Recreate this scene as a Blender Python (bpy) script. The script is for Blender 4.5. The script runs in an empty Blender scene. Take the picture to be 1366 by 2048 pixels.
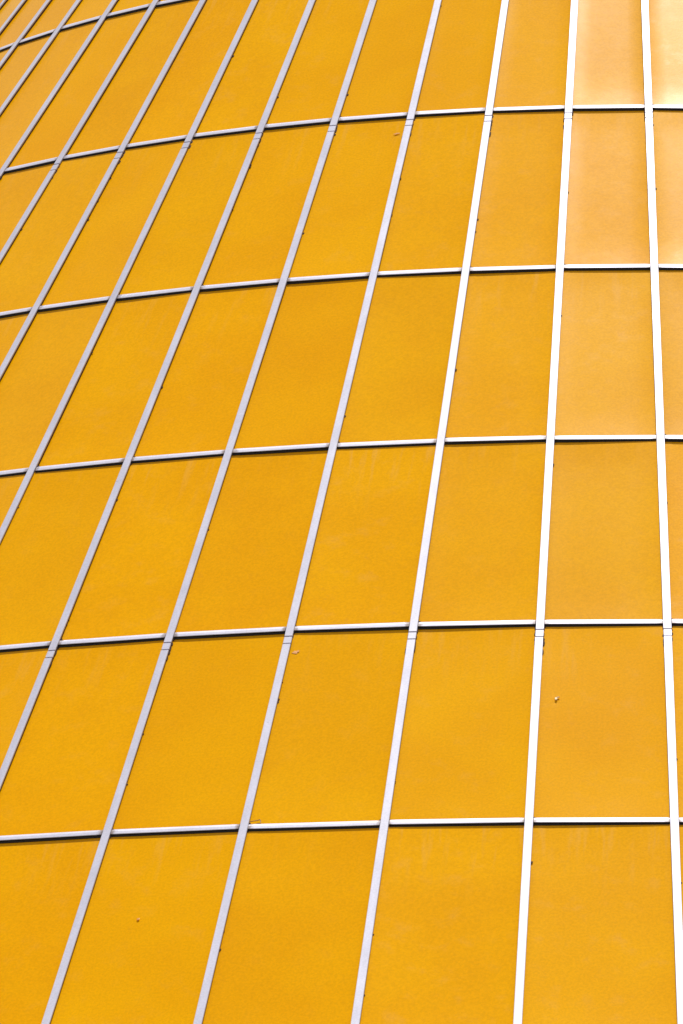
import bpy, math, random
from mathutils import Vector, Matrix

S = bpy.context.scene
C = S.collection
R = math.radians

# ------------------------------------------------------------------ camera
# the building is a cone standing on the z axis; all lengths in metres
ROW = 1.9434            # height of one row of panels, measured plumb
SLOPE = 0.73999          # loss of radius per metre of height
R0 = 10.0              # radius at row 0
Z0 = 9 * ROW           # height of row 0 above the ground
NCOL = 84
STEP = 2 * math.pi / NCOL
TH0 = 0.02671           # angle of mullion 0, from the camera side (-y)

yaw, pitch, roll, fpx = -0.049597, 0.225413, 0.007734, 11571.2
cam = bpy.data.objects.new('camera', bpy.data.cameras.new('camera'))
C.objects.link(cam)
cy, sy, cp, sp = math.cos(yaw), math.sin(yaw), math.cos(pitch), math.sin(pitch)
fw = Vector((sy * cp, cy * cp, sp)); rt = Vector((cy, -sy, 0)); up = rt.cross(fw)
r2 = math.cos(roll) * rt + math.sin(roll) * up
u2 = -math.sin(roll) * rt + math.cos(roll) * up
M3 = Matrix((r2, u2, -fw)).transposed()
cam.matrix_world = Matrix.Translation((0, -62.0013, Z0 - 15.8362)) @ M3.to_4x4()
cam.data.sensor_fit = 'HORIZONTAL'
cam.data.sensor_width = 36.0
cam.data.lens = fpx / 1366 * 36.0
cam.data.clip_end = 3000
S.camera = cam

# ------------------------------------------------------------------ sky, sun, exposure
SUN_EL, SUN_AZ = 80.5, 17.0       # azimuth clockwise from +y
W = bpy.data.worlds.new('World'); S.world = W; W.use_nodes = True
nt = W.node_tree; bg = nt.nodes['Background']
sky = nt.nodes.new('ShaderNodeTexSky'); sky.sky_type = 'NISHITA'; sky.sun_disc = False
sky.sun_elevation = R(SUN_EL); sky.sun_rotation = R(SUN_AZ)
sky.air_density = 1.0; sky.dust_density = 1.2; sky.ozone_density = 1.0
# broken white cloud low all round, unseen, added to brighten the left panels' reflections
tc = nt.nodes.new('ShaderNodeTexCoord'); sx = nt.nodes.new('ShaderNodeSeparateXYZ')
nt.links.new(tc.outputs['Generated'], sx.inputs[0])
mp = nt.nodes.new('ShaderNodeMapping'); mp.inputs['Scale'].default_value = (1, 1, 2.2); mp.inputs['Location'].default_value = (3.1, 0.4, 1.7)
nt.links.new(tc.outputs['Generated'], mp.inputs[0])
cn = nt.nodes.new('ShaderNodeTexNoise'); cn.inputs['Scale'].default_value = 2.6; cn.inputs['Detail'].default_value = 7; cn.inputs['Roughness'].default_value = 0.55
nt.links.new(mp.outputs[0], cn.inputs['Vector'])
m1 = nt.nodes.new('ShaderNodeMath'); m1.operation = 'MULTIPLY_ADD'; m1.inputs[1].default_value = -1.25; m1.inputs[2].default_value = 0.98
nt.links.new(sx.outputs[2], m1.inputs[0])
m2 = nt.nodes.new('ShaderNodeMath'); m2.operation = 'ADD'; nt.links.new(m1.outputs[0], m2.inputs[0]); nt.links.new(cn.outputs['Fac'], m2.inputs[1])
mr = nt.nodes.new('ShaderNodeMapRange'); mr.interpolation_type = 'SMOOTHSTEP'; nt.links.new(m2.outputs[0], mr.inputs[0])
mr.inputs[1].default_value = 0.47; mr.inputs[2].default_value = 0.60; mr.inputs[3].default_value = 0.0; mr.inputs[4].default_value = 0.95
cm = nt.nodes.new('ShaderNodeMix'); cm.data_type = 'RGBA'
nt.links.new(mr.outputs[0], cm.inputs[0]); nt.links.new(sky.outputs[0], cm.inputs[6]); cm.inputs[7].default_value = (11.5, 10.2, 8.8, 1)
nt.links.new(cm.outputs[2], bg.inputs[0]); bg.inputs[1].default_value = 0.05

sun = bpy.data.objects.new('sun', bpy.data.lights.new('sun', 'SUN')); C.objects.link(sun)
sun.data.energy = 5.0; sun.data.angle = R(0.53); sun.data.color = (1.0, 0.965, 0.92)
sd = Vector((math.sin(R(SUN_AZ)) * math.cos(R(SUN_EL)), math.cos(R(SUN_AZ)) * math.cos(R(SUN_EL)), math.sin(R(SUN_EL))))
sun.rotation_euler = sd.to_track_quat('Z', 'Y').to_euler(); sun.location = (60, 40, 90)

S.view_settings.view_transform = 'Standard'; S.view_settings.look = 'None'
S.view_settings.gamma = 1.0; S.view_settings.exposure = -0.08
S.view_settings.use_curve_mapping = False

# ------------------------------------------------------------------ materials
def mat(name):
    m = bpy.data.materials.new(name); m.use_nodes = True
    return m, m.node_tree, m.node_tree.nodes['Principled BSDF']

def N(t, kind, **kw):
    n = t.nodes.new(kind)
    for k, v in kw.items():
        if k.startswith('i_'): n.inputs[k[2:].replace('_', ' ')].default_value = v
        else: setattr(n, k, v)
    return n

def math_(t, op, a, b=None, clamp=False):
    n = t.nodes.new('ShaderNodeMath'); n.operation = op; n.use_clamp = clamp
    for i, v in enumerate((a, b)):
        if v is None: continue
        if isinstance(v, (int, float)): n.inputs[i].default_value = v
        else: t.links.new(v, n.inputs[i])
    return n.outputs[0]

def ramp(t, v, lo, hi, a=0.0, b=1.0):
    n = t.nodes.new('ShaderNodeMapRange'); n.clamp = True; n.interpolation_type = 'SMOOTHSTEP'
    t.links.new(v, n.inputs[0])
    for i, x in enumerate((lo, hi, a, b)): n.inputs[i + 1].default_value = x
    return n.outputs[0]

def mixc(t, f, a, b):
    n = t.nodes.new('ShaderNodeMix'); n.data_type = 'RGBA'
    if isinstance(f, (int, float)): n.inputs[0].default_value = f
    else: t.links.new(f, n.inputs[0])
    for i, v in ((6, a), (7, b)):
        if isinstance(v, tuple): n.inputs[i].default_value = (*v, 1)
        else: t.links.new(v, n.inputs[i])
    return n.outputs[2]

def coords(t, scale=(1, 1, 1), per_object=True):
    """uv in metres (u across, v down from the upper edge), shifted by a random amount per piece"""
    uv = N(t, 'ShaderNodeUVMap', uv_map='metres')
    mp = t.nodes.new('ShaderNodeMapping'); t.links.new(uv.outputs[0], mp.inputs[0])
    mp.inputs['Scale'].default_value = scale
    if per_object:
        oi = t.nodes.new('ShaderNodeObjectInfo')
        c = t.nodes.new('ShaderNodeCombineXYZ')
        t.links.new(math_(t, 'MULTIPLY', oi.outputs['Random'], 57.0), c.inputs[0])
        t.links.new(math_(t, 'MULTIPLY', oi.outputs['Random'], 31.0), c.inputs[1])
        t.links.new(math_(t, 'MULTIPLY', oi.outputs['Random'], 83.0), c.inputs[2])
        t.links.new(c.outputs[0], mp.inputs['Location'])
    return mp.outputs[0]

def noise(t, vec, scale, detail=2.0, rough=0.5):
    n = t.nodes.new('ShaderNodeTexNoise'); n.inputs['Scale'].default_value = scale
    n.inputs['Detail'].default_value = detail; n.inputs['Roughness'].default_value = rough
    t.links.new(vec, n.inputs['Vector']); return n.outputs['Fac']

def panel_material():
    m, t, b = mat('yellow_enamel')
    uv = N(t, 'ShaderNodeUVMap', uv_map='metres')
    sep = t.nodes.new('ShaderNodeSeparateXYZ'); t.links.new(uv.outputs[0], sep.inputs[0])
    v = sep.outputs[1]                                  # metres below the upper rail
    P = coords(t)
    big = noise(t, P, 0.9, 3, 0.55)
    fine = noise(t, P, 46.0, 3, 0.7)
    mott = noise(t, P, 9.0, 4, 0.65)
    base = mixc(t, ramp(t, big, 0.3, 0.7), (0.750, 0.350, 0.0), (0.785, 0.385, 0.0))
    base = mixc(t, ramp(t, mott, 0.58, 0.78, 0, 0.14), base, (0.62, 0.235, 0.004))
    g = t.nodes.new('ShaderNodeHueSaturation')
    t.links.new(base, g.inputs['Color']); t.links.new(ramp(t, fine, 0.28, 0.72, 0.92, 1.08), g.inputs['Value'])
    oi0 = t.nodes.new('ShaderNodeObjectInfo')
    g2 = t.nodes.new('ShaderNodeHueSaturation'); t.links.new(g.outputs[0], g2.inputs['Color'])   # slight difference of batch
    t.links.new(ramp(t, oi0.outputs['Random'], 0, 1, 0.985, 1.015), g2.inputs['Value'])
    t.links.new(ramp(t, math_(t, 'FRACT', math_(t, 'MULTIPLY', oi0.outputs['Random'], 17.3)), 0, 1, 0.4985, 0.5015), g2.inputs['Hue'])
    base = g2.outputs[0]
    # pale runs of dust washed down from the rail above, in some panels more than in others
    oi = t.nodes.new('ShaderNodeObjectInfo')
    st = noise(t, coords(t, (1, 0.10, 1)), 13.0, 3, 0.6)
    run = math_(t, 'MULTIPLY', ramp(t, st, 0.50, 0.72), ramp(t, v, 0.05, 1.0, 1.0, 0.0))
    blot = math_(t, 'MULTIPLY', ramp(t, noise(t, P, 4.5, 5, 0.62), 0.52, 0.74), 0.5)
    dust = math_(t, 'MULTIPLY', math_(t, 'MAXIMUM', run, blot), math_(t, 'MULTIPLY', oi.outputs['Random'], 0.15))
    base = mixc(t, dust, base, (0.72, 0.46, 0.20))
    # rust-brown flecks
    fl = ramp(t, noise(t, P, 26.0, 2, 0.5), 0.80, 0.84, 0, 0.7)
    base = mixc(t, fl, base, (0.25, 0.09, 0.02))
    t.links.new(base, b.inputs['Base Color'])
    ro = math_(t, 'ADD', ramp(t, mott, 0.2, 0.8, 0.145, 0.155), math_(t, 'MULTIPLY', dust, 0.2))
    t.links.new(ro, b.inputs['Roughness'])
    b.inputs['Specular IOR Level'].default_value = 0.16
    bp = t.nodes.new('ShaderNodeBump'); bp.inputs['Strength'].default_value = 0.22; bp.inputs['Distance'].default_value = 0.002
    hh = math_(t, 'ADD', math_(t, 'MULTIPLY', fine, 0.25), math_(t, 'MULTIPLY', noise(t, coords(t, (1, 0.5, 1)), 0.8, 0), 6.0))
    t.links.new(hh, bp.inputs['Height']); t.links.new(bp.outputs[0], b.inputs['Normal'])
    return m

def metal_material(name, dirt_amount, ends=True, lift=1.0):
    """anodised aluminium: v runs along the piece from its upper end; attribute 'run' is its length"""
    m, t, b = mat(name)
    P = coords(t)
    n1 = noise(t, coords(t, (1, 0.35, 1)), 7.0, 5, 0.65)
    n2 = noise(t, P, 60.0, 2, 0.6)
    base = mixc(t, ramp(t, n1, 0.3, 0.7), (0.54 * lift, 0.55 * lift, 0.685 * lift), (0.60 * lift, 0.61 * lift, 0.75 * lift))
    sp = noise(t, P, 34.0, 3, 0.6)
    base = mixc(t, ramp(t, sp, 0.70, 0.76, 0, dirt_amount), base, (0.16, 0.10, 0.09))
    hs = t.nodes.new('ShaderNodeHueSaturation')
    t.links.new(base, hs.inputs['Color']); t.links.new(ramp(t, n2, 0.3, 0.7, 0.94, 1.05), hs.inputs['Value'])
    base = hs.outputs[0]
    if ends:                                            # greyer, grimier where a rail butts against a mullion
        uv = N(t, 'ShaderNodeUVMap', uv_map='end_distance')
        sep = t.nodes.new('ShaderNodeSeparateXYZ'); t.links.new(uv.outputs[0], sep.inputs[0])
        e = math_(t, 'ADD', sep.outputs[0], math_(t, 'MULTIPLY', math_(t, 'SUBTRACT', noise(t, P, 22.0, 3, 0.7), 0.5), 0.10))
        base = mixc(t, ramp(t, e, 0.0, 0.05, 0.9, 0.0), base, (0.20, 0.15, 0.13))
    t.links.new(base, b.inputs['Base Color'])
    b.inputs['Metallic'].default_value = 0.12
    t.links.new(ramp(t, n1, 0.2, 0.8, 0.36, 0.42), b.inputs['Roughness'])
    return m

def plain(name, col, rough, sc=8.0, var=0.15):
    m, t, b = mat(name)
    tc = t.nodes.new('ShaderNodeTexCoord')
    n = noise(t, tc.outputs['Object'], sc, 5, 0.6)
    base = mixc(t, ramp(t, n, 0.25, 0.75), tuple(c * (1 - var) for c in col), tuple(c * (1 + var) for c in col))
    t.links.new(base, b.inputs['Base Color']); b.inputs['Roughness'].default_value = rough
    return m

YELLOW = panel_material()
CAP = metal_material('mullion_aluminium', 0.4)
RAIL = metal_material('rail_aluminium', 0.3, lift=1.12)
SEAL = plain('brown_seal', (0.075, 0.030, 0.028), 0.8)
RUBBER = plain('black_gasket', (0.012, 0.011, 0.012), 0.7)
GRIME = plain('dark_grime', (0.055, 0.030, 0.022), 0.9, 60, 0.4)
CONCRETE = plain('pale_concrete', (0.30, 0.29, 0.27), 0.85, 0.8)
PAVING = plain('grey_paving', (0.22, 0.21, 0.20), 0.9, 0.3)

# ------------------------------------------------------------------ mesh helpers
class MB:
    def __init__(s): s.v = []; s.f = []; s.uv = []; s.e = []; s.mi = []
    def quad(s, pts, uvs, ends=(9,) * 8, mi=0):
        i = len(s.v); s.v += [tuple(p) for p in pts]; s.f.append(tuple(range(i, i + len(pts)))); s.mi.append(mi)
        s.uv += list(uvs); s.e += [(x, 0) for x in ends[:len(pts)]]
    def mesh(s, name, mats, weld=False):
        me = bpy.data.meshes.new(name); me.from_pydata(s.v, [], s.f)
        a = me.uv_layers.new(name='metres'); b = me.uv_layers.new(name='end_distance')
        k = 0
        for p in me.polygons:
            p.material_index = s.mi[p.index]
            for li in p.loop_indices:
                a.data[li].uv = s.uv[k]; b.data[li].uv = s.e[k]; k += 1
        for m in mats: me.materials.append(m)
        me.update(); return me

def link(name, me, parent=None, mw=None):
    o = bpy.data.objects.new(name, me); C.objects.link(o)
    if parent: o.parent = parent
    if mw is not None: o.matrix_local = mw
    return o

NRM = 1 / math.sqrt(1 + SLOPE * SLOPE)
def zrow(i): return Z0 - i * ROW
def rad(z): return R0 - SLOPE * (z - Z0)
def theta(j): return TH0 - j * STEP
def rotz(th): return Matrix.Rotation(th, 4, 'Z')
def cone_pt(th, z, depth=0.0):
    """point of the cap surface at angle th (0 faces the camera), sunk by depth along the surface normal"""
    r = rad(z) - depth * NRM
    return Vector((r * math.sin(th), -r * math.cos(th), z - depth * SLOPE * NRM))

CAPT, RAIL_D, PANEL_D = 0.014, 0.004, 0.026     # depth of the cap plate, of the rail face and of the panels below the cap face
CAPW, RAILH = 0.070, 0.062
K = ROW * math.sqrt(1 + SLOPE * SLOPE)          # slant length of a row

# ------------------------------------------------------------------ setting
def disc(name, rad_, z, m, kind='structure', inner=0.0):
    n = 96; mb = MB()
    for k in range(n):
        a, b = 2 * math.pi * k / n, 2 * math.pi * (k + 1) / n
        ps = [(rad_ * math.cos(a), rad_ * math.sin(a), z), (rad_ * math.cos(b), rad_ * math.sin(b), z), (inner * math.cos(b), inner * math.sin(b), z), (inner * math.cos(a), inner * math.sin(a), z)]
        if inner == 0: ps = ps[:3]
        mb.quad(ps, [(p[0], p[1]) for p in ps])
    o = link(name, mb.mesh(name, [m])); o['kind'] = kind
    return o
disc('ground', 1500.0, 0.0, PAVING)

# ------------------------------------------------------------------ the conical building
cone = bpy.data.objects.new('conical_building', None); C.objects.link(cone)
cone['label'] = 'cone-shaped building clad in glossy yellow panels framed by pale aluminium strips'
cone['category'] = 'building'

# --- panels: the same mesh round each row, turned about the axis
def panel_mesh_data(i, mb, th_mid=0.0):
    """panel between row i-1 (upper rail) and row i (lower rail), facing th_mid"""
    zu, zl = zrow(i - 1), zrow(i)
    hs = STEP / 2
    def corner(z, s):
        p = cone_pt(th_mid + s * hs, z, PANEL_D); return p
    TL, TR, BL, BR = corner(zu, -1), corner(zu, 1), corner(zl, -1), corner(zl, 1)
    nrm = (TR - TL).cross(TL - BL).normalized()
    if nrm.z < 0: nrm = -nrm
    wt, wb = (TR - TL).length, (BR - BL).length
    nu, nv = 8, 12
    idx = {}
    for b in range(nv + 1):
        for a in range(nu + 1):
            u, v = a / nu, b / nv
            p = TL.lerp(TR, u).lerp(BL.lerp(BR, u), v)
            eu, ev = abs(2 * u - 1), abs(2 * v - 1)
            p = p - nrm * 0.007 * (1 - eu ** 6) * (1 - ev ** 7)     # sheet slightly dished between its fixings
            idx[a, b] = (p, ((u - 0.5) * (wt + (wb - wt) * v), v * K))
    for b in range(nv):
        for a in range(nu):
            q = [idx[a, b + 1], idx[a + 1, b + 1], idx[a + 1, b], idx[a, b]]
            mb.quad([x[0] for x in q], [x[1] for x in q])
    return TL, TR, BL, BR, nrm

def weld_smooth(me):
    import bmesh
    bm = bmesh.new(); bm.from_mesh(me)
    bmesh.ops.remove_doubles(bm, verts=bm.verts, dist=1e-4)
    bm.to_mesh(me); bm.free()
    for p in me.polygons: p.use_smooth = True

JA, JB = -6, 15          # columns built piece by piece: column j lies left of mullion j
IA, IB = -4, 8           # rows built piece by piece: panel row i ends at rail i
TOP, BASE = -5, 9        # uppermost rail, and the row that meets the plinth
rng = random.Random(7)
pmesh = {}
for i in range(IA, IB + 1):
    mb = MB(); c = panel_mesh_data(i, mb); me = mb.mesh('panel', [YELLOW]); weld_smooth(me)
    pmesh[i] = (me, sum(c[:4], Vector()) / 4)
for j in range(JA, JB + 1):
    for i in range(IA, IB + 1):
        th = theta(j + 0.5)
        me, cc = pmesh[i]
        tilt = Matrix.Rotation(R(rng.gauss(0, 0.09)), 4, 'X') @ Matrix.Rotation(R(rng.gauss(0, 0.35)), 4, 'Z')
        link('panel', me, cone, rotz(th) @ Matrix.Translation(cc) @ tilt @ Matrix.Translation(-cc))

# --- bars: frame = (origin, along, across, normal)
def bar(mb, a, b, across, nrm, w, top, bot, ch, mi=0, tight=1.0, v0=0.0, end=False, nose=False):
    """a bar from a to b; 'top' and 'bot' are depths below the cap face, ch the chamfer of its outer edges"""
    L = (b - a).length; h = w / 2
    prof = [(-h * tight, -bot), (-h, -top - ch), (-h + ch, -top), (h - ch, -top), (h, -top - ch), (h * tight, -bot)]
    if nose: prof = [(-h + 0.005, -bot), (-h, -top - 0.0035), (-h + 0.004, -top - 0.0002), (h - 0.030, -top), (h - 0.012, -top - 0.004), (h, -bot)]
    A = [a + across * x + nrm * y for x, y in prof]; B = [b + across * x + nrm * y for x, y in prof]
    seg = [0.0, 1.0]
    if end: seg = [0.0, min(0.10, L * .4) / L, 1 - min(0.10, L * .4) / L, 1.0]
    acc = 0.0
    for k in range(5):
        d = math.dist(prof[k], prof[k + 1])
        for s in range(len(seg) - 1):
            s0, s1 = seg[s], seg[s + 1]
            p = [A[k].lerp(B[k], s0), A[k].lerp(B[k], s1), A[k + 1].lerp(B[k + 1], s1), A[k + 1].lerp(B[k + 1], s0)]
            e0 = min(s0, 1 - s0) * L if end else 9; e1 = min(s1, 1 - s1) * L if end else 9
            mb.quad(p, [(acc, v0 + s0 * L), (acc, v0 + s1 * L), (acc + d, v0 + s1 * L), (acc + d, v0 + s0 * L)], (e0, e1, e1, e0), mi)
        acc += d
    mb.quad(A[::-1], [(x, y) for x, y in prof], (9,) * 6, mi) ; mb.quad(B, [(x, y) for x, y in prof], (9,) * 6, mi)

# --- rails: one per bay, butting against the mullions on both sides
def add_rail(mb, i, th_mid):
    z = zrow(i); hs = STEP / 2
    a, b = cone_pt(th_mid - hs, z), cone_pt(th_mid + hs, z)
    al = (b - a).normalized()
    nrm = Vector((math.sin(th_mid) * NRM, -math.cos(th_mid) * NRM, SLOPE * NRM))
    ac = nrm.cross(al).normalized()
    cut = CAPW / 2 + 0.004
    a0, b0 = a + al * 0.03, b - al * 0.03
    a, b = a + al * cut, b - al * cut
    bar(mb, a, b, ac, nrm, RAILH, RAIL_D, RAIL_D + 0.0085, 0.003, 0, end=True, nose=True)
    bar(mb, a0, b0, ac, nrm, RAILH - 0.010, RAIL_D + 0.0086, PANEL_D + 0.01, 0.0005, 1)
    bar(mb, a - ac * 0.016, b - ac * 0.016, ac, nrm, RAILH - 0.004, PANEL_D - 0.007, PANEL_D + 0.009, 0.002, 1)   # dark lip added on the sheet to blacken the rail's shadow

# --- mullions: the cap strip is jointed below every third rail, with a short cover piece at the joint
def add_strip(mb, th, z_hi, z_lo, ch=0.003, drop=0.0):
    a, b = cone_pt(th, z_hi), cone_pt(th, z_lo)
    nrm = Vector((math.sin(th) * NRM, -math.cos(th) * NRM, SLOPE * NRM))
    ac = Vector((math.cos(th), math.sin(th), 0))
    bar(mb, a, b, ac, nrm, CAPW, drop, CAPT, ch, 0)
def add_gasket(mb, th, z_hi, z_lo):
    a, b = cone_pt(th, z_hi), cone_pt(th, z_lo)
    nrm = Vector((math.sin(th) * NRM, -math.cos(th) * NRM, SLOPE * NRM))
    ac = Vector((math.cos(th), math.sin(th), 0))
    bar(mb, a, b, ac, nrm, CAPW - 0.008, CAPT + 0.0002, PANEL_D + 0.012, 0.0005, 0)

DZ = 1 / math.sqrt(1 + SLOPE ** 2)               # height per metre of slant
def joint(i): return zrow(i) - 0.105 * DZ, zrow(i) - 0.195 * DZ   # upper and lower gap below rail i
GAP = 0.0072 * DZ
def sections():
    """(upper z, lower z, is_cover) of the cap pieces, top to base"""
    out = []; z = zrow(TOP) + 0.0
    for i in range(-3, BASE, 3):
        g1, g2 = joint(i)
        out.append((z, g1 + GAP, False)); out.append((g1 - GAP, g2 + GAP, True)); z = g2 - GAP
    out.append((z, zrow(BASE), False))
    return out

smesh = []
for hi, lo, cover in sections():
    mb = MB(); add_strip(mb, 0, hi, lo, drop=0.0012 if cover else 0.0)
    smesh.append(('joint_cover' if cover else 'mullion_cap', mb.mesh('strip', [CAP])))
mb = MB(); add_gasket(mb, 0, zrow(TOP), zrow(BASE)); gmesh = mb.mesh('gasket', [SEAL])
rmesh = {}
for i in range(TOP, BASE): 
    mb = MB(); add_rail(mb, i, 0.0); rmesh[i] = mb.mesh('rail', [RAIL, RUBBER])
for j in range(JA, JB + 2):
    jit = rng.gauss(0, 0.00012)
    for nm, me in smesh: link(nm, me, cone, rotz(theta(j) + jit + rng.gauss(0, 0.00005)))
    link('gasket', gmesh, cone, rotz(theta(j) + jit))
for j in range(JA, JB + 1):
    for i in range(IA, IB + 1):
        link('rail', rmesh[i], cone, Matrix.Translation((0, 0, rng.gauss(0, 0.0015))) @ rotz(theta(j + 0.5)))

# --- grime, sealant and small damage
def surf(i, j, depth, du=0.0, dv=0.0):
    """point on the faceted wall: row i and column j (fractions of a facet), moved du along the row and dv down the slope"""
    z = Z0 - i * ROW - dv * DZ
    j0 = math.floor(j); fr = j - j0
    a, b = cone_pt(theta(j0), z, depth), cone_pt(theta(j0 + 1), z, depth)
    return a.lerp(b, fr) + (a - b).normalized() * du
def flake(mb, i, j, w, h, r, depth=None, du=0.0, thick=0.004, n=7):
    """an irregular lump lying on the sheet"""
    depth = PANEL_D - 0.001 if depth is None else depth
    lo, hi = [], []
    for k in range(n):
        a = 2 * math.pi * k / n; q = r.uniform(0.65, 1.2)
        x, y = du + w / 2 * q * math.cos(a), h / 2 * q * math.sin(a)
        lo.append(surf(i, j, depth, x, y)); hi.append(surf(i, j, depth - thick, x * 0.8 + du * 0.2, y * 0.8))
    mb.quad(hi, [(p.x, p.z) for p in hi])
    for k in range(n):
        q = [lo[k], lo[(k + 1) % n], hi[(k + 1) % n], hi[k]]
        mb.quad(q, [(p.x, p.z) for p in q])
rs = random.Random(23)
mb = MB()
EDGE = CAPW / 2
for j in range(JA, JB + 2):
    for i in (-3, 0, 3, 6):                                  # old sealant smeared beside the cap joints
        for side in (-1, 1):
            v = 0.02; end = rs.uniform(0.16, 0.42)
            while v < end:
                L = rs.uniform(0.03, 0.09)
                flake(mb, i + (v + L / 2) / K, j - 1e-4 if side > 0 else j + 1e-4, rs.uniform(0.010, 0.022), L, rs, du=side * (EDGE + rs.uniform(-0.002, 0.004)))
                v += L * rs.uniform(0.6, 1.6)
    for i in range(IA, IB + 1):                              # dirt in the corners above and below each rail
        for side in (-1, 1):
            for up_ in (-1, 1):
                if rs.random() < 0.6:
                    flake(mb, i + up_ * rs.uniform(0.034, 0.052) / K, j - 1e-4 if side > 0 else j + 1e-4, rs.uniform(0.012, 0.03), rs.uniform(0.015, 0.04), rs, du=side * (EDGE + 0.004))
        for q in range(rs.choice((0, 0, 1, 1, 2))):          # dark specks along the edges of the caps
            flake(mb, i - rs.random(), j - 1e-4, rs.uniform(0.010, 0.020), rs.uniform(0.012, 0.03), rs, du=EDGE + 0.002)
for i, j in ((-0.523, 6), (-0.197, 5), (0.237, 5), (0.25, 5), (-0.166, 4), (0.094, 7), (0.103, 7), (0.712, 4), (1.582, 5), (2.221, 5), (1.831, 3), (1.589, 2), (2.144, 1), (0.69, 2), (0.517, 0), (3.362, 3), (3.374, 3), (4.582, 3), (4.197, 1), (0.457, 7), (0.445, 8)):
    flake(mb, i, j - 1e-4, 0.020, 0.030, rs, du=EDGE + 0.004)
o = link('sealant_crumbs', mb.mesh('crumbs', [GRIME]), cone); o['kind'] = 'stuff'

mb = MB(); flake(mb, 3.391, 0.85, 0.030, 0.034, rs, thick=0.006)          # chip with bare pale metal
link('paint_chip', mb.mesh('paint_chip', [plain('bare_metal', (0.72, 0.58, 0.30), 0.5)]), cone)
mb = MB(); flake(mb, 3.383, 0.835, 0.034, 0.020, rs, thick=0.002)
link('dent_mark', mb.mesh('dent_mark', [plain('ochre_stain', (0.42, 0.20, 0.01), 0.6)]), cone)
SMEAR = plain('red_brown_smear', (0.60, 0.24, 0.01), 0.5, 60, 0.15)
mb = MB()
for i, j, w, h in ((0.114, 3.13, 0.05, 0.018), (0.117, 3.15, 0.05, 0.02), (3.119, 2.925, 0.05, 0.04), (3.113, 2.90, 0.03, 0.03), (4.423, 3.591, 0.03, 0.04)):
    flake(mb, i, j, w, h, rs, thick=0.001)
o = link("stain", mb.mesh('stain', [SMEAR]), cone); o['kind'] = 'stuff'
# a loop of thin cable standing off the top of a rail beside a mullion
mb = MB(); pts_ = [(3.985, 2.985), (3.976, 2.965), (3.975, 2.93), (3.971, 2.905), (3.969, 2.895), (3.975, 2.887), (3.985, 2.883)]
for k in range(len(pts_) - 1):
    a, b = surf(*pts_[k], 0.008 + 0.002 * (k % 2)), surf(*pts_[k + 1], 0.008 + 0.002 * ((k + 1) % 2))
    al = (b - a).normalized(); n_ = Vector((0, -0.8, 0.6)); ac = al.cross(n_).normalized(); n_ = ac.cross(al)
    bar(mb, a, b, ac, n_, 0.0045, -0.002, 0.0025, 0.0005)
link('cable', mb.mesh('cable', [plain('brown_cable', (0.20, 0.07, 0.03), 0.6)]), cone)

# --- the rest of the cone, round the back, up to the top and down to the plinth
mbp, mbm, mbr, mbg = MB(), MB(), MB(), MB()
for c in range(NCOL):
    j = c - 20
    inner = JA <= j <= JB
    th = theta(j + 0.5)
    for i in range(TOP + 1, BASE + 1):
        if inner and IA <= i <= IB: continue
        TLz = PANEL_D
        pts = [cone_pt(th - STEP / 2, zrow(i), TLz), cone_pt(th + STEP / 2, zrow(i), TLz), cone_pt(th + STEP / 2, zrow(i - 1), TLz), cone_pt(th - STEP / 2, zrow(i - 1), TLz)]
        w0, w1 = (pts[1] - pts[0]).length, (pts[2] - pts[3]).length
        mbp.quad(pts, [(-w0 / 2 + 7 * c, K), (w0 / 2 + 7 * c, K), (w1 / 2 + 7 * c, 0), (-w1 / 2 + 7 * c, 0)])
    for i in range(TOP, BASE):
        if inner and IA <= i <= IB: continue
        add_rail(mbr, i, th)
    if not (JA <= j <= JB + 1):
        for hi, lo, cover in sections(): add_strip(mbm, theta(j), hi, lo)
        add_gasket(mbg, theta(j), zrow(TOP), zrow(BASE))
for nm, mb, mt in (('panel', mbp, [YELLOW]), ('mullion_cap', mbm, [CAP]), ('rail', mbr, [RAIL, RUBBER]), ('gasket', mbg, [SEAL])):
    o = link(nm, mb.mesh('distant_' + nm, mt), cone); o['kind'] = 'stuff'
o = disc('roof_cap', rad(zrow(TOP)) + 0.04, zrow(TOP) + 0.03, CONCRETE); del o['kind']; o.parent = cone
mb = MB(); rp = rad(0) + 0.25; n = 168
for k in range(n):
    a, b = 2 * math.pi * k / n, 2 * math.pi * (k + 1) / n
    f = lambda r, t, z: (r * math.cos(t), r * math.sin(t), z)
    mb.quad([f(rp, a, -0.2), f(rp, b, -0.2), f(rp, b, 0.22), f(rp, a, 0.22)], [(0, 0)] * 4)
    mb.quad([f(rp, a, 0.22), f(rp, b, 0.22), f(rp - 0.9, b, 0.22), f(rp - 0.9, a, 0.22)], [(0, 0)] * 4)
link('plinth', mb.mesh('plinth', [CONCRETE]), cone)
